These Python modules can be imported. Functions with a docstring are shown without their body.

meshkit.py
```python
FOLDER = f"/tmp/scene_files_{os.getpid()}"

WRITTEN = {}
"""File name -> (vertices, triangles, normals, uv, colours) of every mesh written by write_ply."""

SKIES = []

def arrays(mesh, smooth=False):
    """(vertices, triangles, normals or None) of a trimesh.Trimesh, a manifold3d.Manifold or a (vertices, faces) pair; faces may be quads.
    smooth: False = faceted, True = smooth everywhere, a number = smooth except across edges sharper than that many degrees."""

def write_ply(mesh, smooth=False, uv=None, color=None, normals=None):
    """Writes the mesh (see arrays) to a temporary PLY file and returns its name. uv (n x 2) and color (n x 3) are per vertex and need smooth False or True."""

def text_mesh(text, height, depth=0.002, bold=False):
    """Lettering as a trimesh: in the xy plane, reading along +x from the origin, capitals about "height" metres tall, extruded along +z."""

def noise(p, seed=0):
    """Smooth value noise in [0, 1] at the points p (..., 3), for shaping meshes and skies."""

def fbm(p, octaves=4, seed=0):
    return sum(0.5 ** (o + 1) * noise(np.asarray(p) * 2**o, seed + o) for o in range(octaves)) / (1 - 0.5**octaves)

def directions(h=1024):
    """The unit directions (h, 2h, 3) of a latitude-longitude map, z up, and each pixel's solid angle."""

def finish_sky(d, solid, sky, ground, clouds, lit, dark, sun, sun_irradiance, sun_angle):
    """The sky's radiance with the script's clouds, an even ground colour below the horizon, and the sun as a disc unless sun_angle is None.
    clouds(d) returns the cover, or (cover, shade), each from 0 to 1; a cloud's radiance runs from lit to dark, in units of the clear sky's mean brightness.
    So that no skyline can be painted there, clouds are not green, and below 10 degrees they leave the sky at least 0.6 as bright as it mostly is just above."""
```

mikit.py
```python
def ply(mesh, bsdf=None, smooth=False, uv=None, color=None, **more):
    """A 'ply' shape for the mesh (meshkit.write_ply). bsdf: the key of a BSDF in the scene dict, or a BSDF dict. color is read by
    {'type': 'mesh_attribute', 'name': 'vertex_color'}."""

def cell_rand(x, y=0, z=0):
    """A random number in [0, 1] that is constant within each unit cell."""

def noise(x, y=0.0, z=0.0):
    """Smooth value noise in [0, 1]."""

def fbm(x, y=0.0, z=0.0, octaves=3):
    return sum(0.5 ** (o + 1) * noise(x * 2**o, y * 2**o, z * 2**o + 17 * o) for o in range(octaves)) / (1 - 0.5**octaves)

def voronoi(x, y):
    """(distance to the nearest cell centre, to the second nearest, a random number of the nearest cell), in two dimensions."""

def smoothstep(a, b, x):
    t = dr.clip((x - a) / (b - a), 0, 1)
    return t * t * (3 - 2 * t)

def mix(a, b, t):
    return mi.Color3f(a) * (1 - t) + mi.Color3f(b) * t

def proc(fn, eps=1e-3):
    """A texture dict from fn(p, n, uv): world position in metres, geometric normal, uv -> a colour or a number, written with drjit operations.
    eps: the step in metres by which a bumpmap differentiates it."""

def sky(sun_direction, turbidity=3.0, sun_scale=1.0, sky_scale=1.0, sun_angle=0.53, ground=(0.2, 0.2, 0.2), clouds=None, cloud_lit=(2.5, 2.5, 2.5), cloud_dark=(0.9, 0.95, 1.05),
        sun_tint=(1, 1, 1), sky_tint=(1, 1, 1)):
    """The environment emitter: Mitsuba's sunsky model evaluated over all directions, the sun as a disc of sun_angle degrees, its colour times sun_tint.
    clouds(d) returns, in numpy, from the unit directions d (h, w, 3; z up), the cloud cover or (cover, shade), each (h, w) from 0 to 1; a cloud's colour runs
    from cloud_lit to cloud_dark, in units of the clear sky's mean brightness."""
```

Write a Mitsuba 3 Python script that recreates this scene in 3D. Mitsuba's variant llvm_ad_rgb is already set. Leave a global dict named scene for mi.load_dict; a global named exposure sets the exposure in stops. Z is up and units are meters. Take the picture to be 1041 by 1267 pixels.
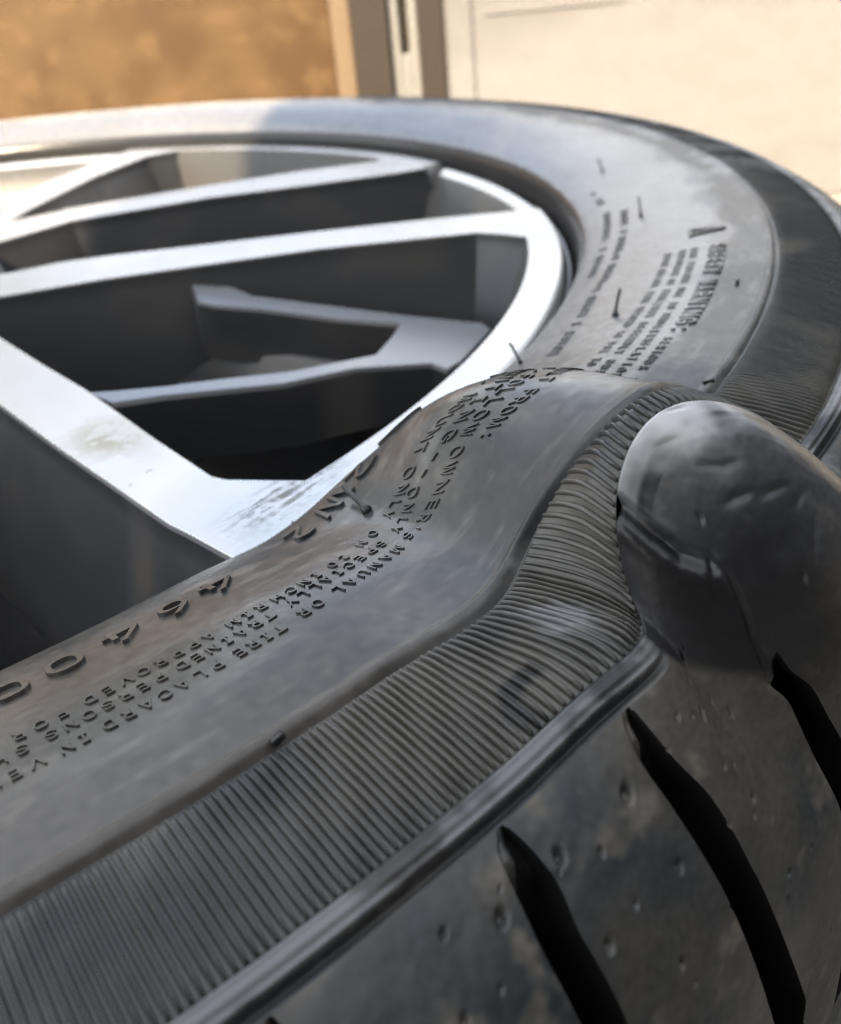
import math, random
import numpy as np, trimesh, mitsuba as mi, drjit as dr
import mikit, meshkit
from mikit import noise, fbm, smoothstep, mix, proc
import shapely.geometry as sg
from shapely import affinity

# ------------------------------------------------------------------ camera, sky, exposure
GROUND = 0.235                                   # the wheel lies face up; its rim face is 0.235 m above the ground
exposure = 3.3
YAW, PITCH, ROLL, FOCAL = 0.60087, 0.53988, -0.10179, 1122.80
CAM = np.array([0.0, -0.37838, 0.07021 + GROUND])
FWD = np.array([math.sin(YAW) * math.cos(PITCH), math.cos(YAW) * math.cos(PITCH), -math.sin(PITCH)])
_rt = np.array([math.cos(YAW), -math.sin(YAW), 0.0]); _up = np.cross(_rt, FWD)
UP = -math.sin(ROLL) * _rt + math.cos(ROLL) * _up
T = mi.ScalarTransform4f
scene, labels = {"type": "scene"}, {}
scene["camera"] = {"type": "thinlens", "fov": math.degrees(2 * math.atan(520.5 / FOCAL)), "fov_axis": "x",
                   "near_clip": 0.005, "far_clip": 200.0, "aperture_radius": 0.00056, "focus_distance": 0.110,
                   "to_world": T().look_at(origin=CAM.tolist(), target=(CAM + FWD).tolist(), up=UP.tolist())}
SUN_AZ, SUN_EL = math.radians(215.2), math.radians(41)
SUN = (math.cos(SUN_AZ) * math.cos(SUN_EL), math.sin(SUN_AZ) * math.cos(SUN_EL), math.sin(SUN_EL))
def cloud_cover(d):                              # broken cloud, thickening into bright haze towards the horizon
    n = meshkit.fbm(d * 3.0 + 5.0, 4, 3); el = np.degrees(np.arcsin(np.clip(d[..., 2], 0, 1)))
    return np.maximum(np.clip((n - 0.30) * 4, 0, 1) * 0.85, np.clip(1.25 - el / 24.0, 0, 1) * 0.95)
scene["sky"] = mikit.sky(SUN, turbidity=3, clouds=cloud_cover, cloud_lit=(3.2, 3.2, 3.2), cloud_dark=(1.5, 1.5, 1.55), sun_tint=(0.78, 0.775, 0.76), sky_tint=(1.03, 1.0, 0.96))

# ------------------------------------------------------------------ helpers
used = {}
def key_for(name):
    k = used.get(name, 0); used[name] = k + 1
    return name if k == 0 else "%s_%03d" % (name, k)
def add(name, mesh, bsdf, smooth=30, uv=None, **tag):
    if isinstance(mesh, trimesh.Trimesh): v, f = mesh.vertices, mesh.faces
    else: v, f = mesh
    v = np.asarray(v, float) + [0, 0, GROUND]; f = np.asarray(f)
    if f.shape[1] == 4: f = np.vstack([f[:, [0, 1, 2]], f[:, [0, 2, 3]]])
    k = key_for(name)
    scene[k] = mikit.ply(trimesh.Trimesh(v, f, process=False), bsdf, smooth=smooth, uv=uv)
    if tag: labels[k] = tag
    return k
def grid_faces(n, m):
    i = np.arange(n * m).reshape(n, m)
    return np.stack([i[:-1, :-1], i[1:, :-1], i[1:, 1:], i[:-1, 1:]], -1).reshape(-1, 4)
def revolve(prof, thetas):
    prof = np.asarray(prof, float); th = np.asarray(thetas)
    v = np.stack([prof[None, :, 0] * np.cos(th)[:, None], prof[None, :, 0] * np.sin(th)[:, None], np.broadcast_to(prof[None, :, 1], (len(th), len(prof)))], -1)
    return v.reshape(-1, 3), grid_faces(len(th), len(prof))
def ccw(p):
    p = np.asarray(p, float); x, y = p.T
    return p if (x * np.roll(y, -1) - y * np.roll(x, -1)).sum() > 0 else p[::-1]
def offset_poly(p, d):
    e = np.roll(p, -1, 0) - p; e /= np.linalg.norm(e, axis=1, keepdims=True)
    n = np.stack([e[:, 1], -e[:, 0]], -1); m = n + np.roll(n, 1, 0)
    m /= np.maximum((m * m).sum(1, keepdims=True) / 2, 0.35)
    return p + d * m
def ring_sector(prof, a, b):
    """part of a turned ring between the angles a and b (degrees), its ends closed"""
    prof = np.asarray(prof, float); th = np.linspace(a, b, int(abs(b - a) / .5) + 2) * math.pi / 180
    v, f = revolve(prof, th)
    tv, tf = trimesh.creation.triangulate_polygon(sg.Polygon(prof), engine="earcut")
    f = np.vstack([f[:, [0, 1, 2]], f[:, [0, 2, 3]]]); V, F, o = [v], [f], len(v)
    for t in (th[0], th[-1]):
        V.append(np.stack([tv[:, 0] * math.cos(t), tv[:, 0] * math.sin(t), tv[:, 1]], -1)); F.append(tf + o); o += len(tv)
    return np.vstack(V), np.vstack(F)
def loft(poly, levels, holes=()):
    """A solid with the outline poly (and holes) on top, its walls going down through levels (z, outward offset)."""
    rings = [ccw(poly)] + [ccw(h)[::-1] for h in holes]
    V, F = [], []
    def cap(zz, off, flip):
        pg = sg.Polygon(offset_poly(rings[0], off), [offset_poly(h, off) for h in rings[1:]])
        vv, ff = trimesh.creation.triangulate_polygon(pg, engine="earcut")
        o = sum(len(a) for a in V); V.append(np.c_[vv, np.full(len(vv), zz)]); F.append((ff[:, ::-1] if flip else ff) + o)
    cap(levels[0][0], levels[0][1], False); cap(levels[-1][0], levels[-1][1], True)
    for r in rings:
        o = sum(len(a) for a in V); n = len(r)
        for z, off in levels: V.append(np.c_[offset_poly(r, off), np.full(n, z)])
        for l in range(len(levels) - 1):
            a = np.arange(n); b = (a + 1) % n; A = o + l * n; B = A + n
            F.append(np.stack([A + a, B + a, B + b], -1)); F.append(np.stack([A + a, B + b, A + b], -1))
    return trimesh.Trimesh(np.vstack(V), np.vstack(F), process=False)
def box(c, size, rz=0.0, bevel=0.0):
    x, y, z = np.asarray(size) / 2
    if bevel:
        import manifold3d as m3
        pts = [(sx * (x - (k != 0) * bevel), sy * (y - (k != 1) * bevel), sz * (z - (k != 2) * bevel)) for sx in (-1, 1) for sy in (-1, 1) for sz in (-1, 1) for k in range(3)]
        m = m3.Manifold.hull_points(pts).to_mesh(); b = trimesh.Trimesh(m.vert_properties[:, :3], m.tri_verts)
    else: b = trimesh.creation.box(size)
    b.apply_transform(trimesh.transformations.rotation_matrix(rz, [0, 0, 1])); b.apply_translation(c)
    return b

# ------------------------------------------------------------------ materials
def bs(name, color, rough, spec=0.5, metallic=0.0, bump=None, eps=3e-4, **more):
    tex = lambda x: x if isinstance(x, (int, float)) else ({"type": "rgb", "value": list(x)} if isinstance(x, (tuple, list)) else proc(x))
    b = {"type": "principled", "base_color": tex(color), "roughness": tex(rough), "metallic": metallic, "specular": spec, **more}
    if bump: b = {"type": "bumpmap", "tex": proc(bump, eps=eps), "scale": 1.0, "bsdf": b}
    scene[name] = {"type": "twosided", "bsdf": b}
DEG = math.pi / 180
def rubber_col(p, n, uv):
    a = fbm(p.x * 45, p.y * 45, p.z * 45, 4); b = fbm(p.x * 190 + 7, p.y * 190, p.z * 190, 3); s = noise(p.x * 900, p.y * 900, p.z * 900)
    dust = smoothstep(0.42, 0.75, a * 0.75 + b * 0.25)
    c = mix((0.024, 0.026, 0.028), (0.072, 0.068, 0.062), dust * 0.8)
    c = mix(c, (0.13, 0.12, 0.105), smoothstep(0.62, 0.85, b) * 0.4)
    sm = smoothstep(0.52, 0.74, fbm(uv.x * 0.55 + 0.02 * uv.y, uv.y * 0.42, 5.0, 4) * 0.7 + 0.3 * b)          # chalky smears that run round the tyre
    c = mix(c, (0.125, 0.122, 0.115), sm * 0.55)
    c = mix(c, (0.082, 0.070, 0.055), smoothstep(0.50, 0.68, fbm(p.x * 22 + 4, p.y * 22, p.z * 22, 3)) * 0.45)
    far = smoothstep(6.0, 24.0, uv.x + (b - 0.5) * 30 + (a - 0.5) * 30) * smoothstep(170.0, 150.0, uv.x)      # sun on one side of the tyre put into the colour, over pale dust
    c = mix(c, (0.34, 0.31, 0.265), far * (0.55 + 0.45 * dust))
    film = smoothstep(-69.0, -64.0, uv.x) * smoothstep(44.0, 39.0, uv.y + (fbm(p.x * 38, p.y * 38, p.z * 38 + 9, 4) - 0.5) * 15 + 2.0)   # sky reflection put into the inner sidewall colour, with a blotchy edge
    c = mix(c, (0.155, 0.158, 0.165), film * (0.7 + 0.3 * b))
    bl = smoothstep(1.2, 0.2, dr.sqrt(dr.square((uv.x + 75.4) / 1.5) + dr.square((uv.y - 39.0) / 8.0)) + (b - 0.5) * 1.6)      # sky highlight painted in on the blister's crown
    c = mix(c, (0.22, 0.22, 0.22), bl * 0.75)
    sc = smoothstep(0.47, 0.60, fbm(p.x * 95 + 2, p.y * 95, p.z * 95, 4)) * smoothstep(-48.0, -40.0, uv.x) * smoothstep(-8.0, -16.0, uv.x) * smoothstep(43.0, 46.0, uv.y)
    c = mix(c, (0.16, 0.16, 0.165), sc)                # kerb scuffs on the far shoulder
    c = mix((0.014, 0.0135, 0.013), c, smoothstep(3.2, 4.6, uv.y + (b - 0.5) * 0.8))      # shade of the inward-facing bead edge put into the colour
    return c * (0.76 + 0.48 * s)
def rubber_rough(p, n, uv):
    a = fbm(p.x * 30 + 3, p.y * 30, p.z * 30, 4)
    w = fbm(p.x * 70, p.y * 70, p.z * 70 + 9, 3)
    dull = smoothstep(39.0, 43.0, uv.y + (w - 0.5) * 16 + 2.0)          # the outer shoulder is scuffed dull, the inner sidewall still smooth
    return dr.clip(0.25 + 0.16 * (a - 0.5) + 0.14 * dull, 0.16, 0.8)
def rubber_bump(p, n, uv):
    return noise(p.x * 2600, p.y * 2600, p.z * 2600) * 0.000012 + fbm(p.x * 500, p.y * 500, p.z * 500, 2) * 0.00005
def band_col(p, n, uv):
    a = fbm(p.x * 55 + 1, p.y * 55, p.z * 55, 4); b = fbm(p.x * 260, p.y * 260 + 4, p.z * 260, 3)
    c = mix((0.026, 0.028, 0.029), (0.082, 0.078, 0.068), smoothstep(0.4, 0.72, a))
    du = (uv.x + 82.0) * 5.85; dv = uv.y - 64.0                          # a dark rubbed arc and a pale scuff near the foot of the blister, mm
    rr = dr.sqrt(dr.square(du + 1.5) + dr.square(dv - 0.5)) + (b - 0.5) * 1.6
    arc = smoothstep(1.5, 0.4, dr.abs(rr - 3.2)) * smoothstep(0.5, -1.0, du)
    c = mix(c, (0.012, 0.012, 0.012), arc * 0.9)
    ds = dr.sqrt(dr.square((uv.x + 81.1) * 5.8) + dr.square((uv.y - 58.5) * 0.55)) + (b - 0.5) * 4.0
    c = mix(c, (0.16, 0.16, 0.17), smoothstep(2.6, 0.9, ds) * 0.8)
    sc = smoothstep(0.47, 0.60, fbm(p.x * 95 + 2, p.y * 95, p.z * 95, 4)) * smoothstep(-44.0, -36.0, uv.x) * smoothstep(-8.0, -16.0, uv.x)
    return mix(c, (0.17, 0.17, 0.172), sc * 0.9)
def clean_shade(uv, b):
    """1 where the blister's flank, below the crease, goes near black: dust-free rubber plus painted shade"""
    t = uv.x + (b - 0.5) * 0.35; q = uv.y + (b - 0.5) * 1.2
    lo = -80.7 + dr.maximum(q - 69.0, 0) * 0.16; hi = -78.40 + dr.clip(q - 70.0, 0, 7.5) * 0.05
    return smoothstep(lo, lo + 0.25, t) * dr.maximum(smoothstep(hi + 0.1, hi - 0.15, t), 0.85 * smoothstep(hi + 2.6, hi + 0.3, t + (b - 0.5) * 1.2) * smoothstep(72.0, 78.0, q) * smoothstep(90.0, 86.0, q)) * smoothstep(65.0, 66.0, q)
def tread_col(p, n, uv):
    a = fbm(p.x * 50 + 9, p.y * 50, p.z * 50, 4); b = fbm(p.x * 240 + 2, p.y * 240, p.z * 240, 3)
    c = mix((0.022, 0.026, 0.029), (0.062, 0.056, 0.047), smoothstep(0.34, 0.70, a * 0.7 + 0.3 * fbm(p.x * 150, p.y * 150 + 8, p.z * 150, 3)))
    c = mix(c, (0.14, 0.125, 0.10), smoothstep(0.58, 0.8, b) * 0.55)
    c = mix(c, (0.060, 0.062, 0.066), blister(uv) * 0.6)
    bl = smoothstep(1.25, 0.1, dr.sqrt(dr.square((uv.x + 76.8) / 1.5) + dr.square((uv.y - 66.5) / 6.0)) + (b - 0.5) * 1.3)  # sky highlight on the dome put into the colour
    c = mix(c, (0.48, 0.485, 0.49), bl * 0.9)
    g = noise(p.x * 1500, p.y * 1500, p.z * 1500)
    return mix(c * (0.8 + 0.4 * g), (0.011, 0.011, 0.012), clean_shade(uv, b))  # flank painted near black, its shade included
def blister(uv):
    d = dr.sqrt(dr.square((uv.x + 75.6) / 3.6) + dr.square((uv.y - 70.0) / 14.0))
    return smoothstep(1.05, 0.8, d)
def tread_rough(p, n, uv):
    return dr.clip(0.46 - 0.16 * blister(uv) + 0.5 * (1 - 0.7 * blister(uv)) * (fbm(p.x * 60, p.y * 60 + 5, p.z * 60, 3) - 0.5), 0.2, 0.8)
def tread_bump(p, n, uv):
    return fbm(p.x * 420, p.y * 420, p.z * 420, 3) * 0.00022 + noise(p.x * 2000, p.y * 2000, p.z * 2000) * 0.000015
bs("rubber", rubber_col, rubber_rough, spec=0.6, bump=rubber_bump)
bs("band_rubber", band_col, 0.33, bump=rubber_bump)
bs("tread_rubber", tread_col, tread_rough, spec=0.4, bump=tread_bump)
def strip_col(p, n, uv):
    b = fbm(p.x * 240 + 2, p.y * 240, p.z * 240, 3)
    bl = smoothstep(1.25, 0.1, dr.sqrt(dr.square((uv.x + 76.8) / 1.5) + dr.square((uv.y - 66.5) / 6.0)) + (b - 0.5) * 1.3)  # the same painted highlight, carried onto the strip
    st = mix(rubber_col(p, n, uv), (0.13, 0.135, 0.14), smoothstep(69.6, 69.0, uv.y) * smoothstep(0.30, 0.55, b) * 0.85)      # the proud strip is rubbed grey
    return mix(mix(st, (0.48, 0.485, 0.49), bl * 0.9), (0.014, 0.014, 0.015), clean_shade(uv, fbm(p.x * 240 + 2, p.y * 240, p.z * 240, 3)))
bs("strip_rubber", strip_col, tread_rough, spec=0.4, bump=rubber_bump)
bs("letter_rubber", (0.034, 0.034, 0.034), 0.33, spec=0.55)
bs("groove_shade", (0.006, 0.006, 0.006), 0.75, spec=0.08)  # near black: the grooves' inner shade put into the colour
bs("bead_rubber", (0.018, 0.0175, 0.017), 0.6, spec=0.3)
bs("hair_rubber", (0.012, 0.012, 0.012), 0.4)
def metal_col(p, n, uv):
    w = fbm(p.x * 300, p.y * 300, p.z * 300, 4)
    c = mix((0.72, 0.71, 0.69), (0.62, 0.61, 0.59), fbm(p.x * 25, p.y * 25, 1.0, 3))
    d1 = dr.sqrt(dr.square((p.x - 0.0450) / 0.011) + dr.square((p.y + 0.203) / 0.016)) + (w - 0.5) * 1.6      # dried grime on the near spoke
    c = mix(c, (0.42, 0.385, 0.30), smoothstep(1.0, 0.30, d1) * (0.30 + 0.7 * smoothstep(0.4, 0.6, w)))
    r = dr.sqrt(p.x * p.x + p.y * p.y); ang = dr.atan2(p.y, p.x) * (180 / math.pi)                             # mounting scrapes along the lip
    st = fbm(r * 2600, ang * 0.9, 2.0, 3); grit = fbm(p.x * 900, p.y * 900, 3.0, 3)
    z = smoothstep(4.2, 1.0, dr.abs(ang + 76.5)) * smoothstep(0.0075, 0.0015, dr.abs(r - 0.2575 + (ang + 76.5) * 0.0006))
    c = mix(c, (0.20, 0.19, 0.17), z * smoothstep(0.50, 0.66, st * 0.75 + grit * 0.35))
    sp = noise(p.x * 420 + 3, p.y * 420, 0.0)
    return mix(c, (0.3, 0.29, 0.27), smoothstep(0.965, 0.985, sp) * 0.7)
def metal_rough(p, n, uv):
    return dr.clip(0.36 + 0.18 * (fbm(p.x * 60, p.y * 60, 4.0, 3) - 0.5), 0.15, 0.6)
def lathe_bump(p, n, uv):
    r = dr.sqrt(p.x * p.x + p.y * p.y)
    return noise(r * 5200, 0.0, 0.0) * 0.000004
bs("machined_alloy", metal_col, metal_rough, metallic=0.75, spec=0.6, bump=lathe_bump, eps=5e-5)
def paint_col(p, n, uv):
    a = fbm(p.x * 40, p.y * 40, p.z * 40, 3)
    return mix((0.036, 0.038, 0.042), (0.068, 0.062, 0.053), smoothstep(0.45, 0.75, a) * 0.6)
bs("dark_paint", paint_col, 0.36, spec=0.5, metallic=0.15, clearcoat=0.4, clearcoat_gloss=0.7)
bs("grey_paint", (0.26, 0.275, 0.295), 0.34, metallic=0.5, clearcoat=0.4)
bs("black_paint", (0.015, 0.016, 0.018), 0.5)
bs("barrel_paint", (0.085, 0.082, 0.078), 0.4, metallic=0.3)

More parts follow.
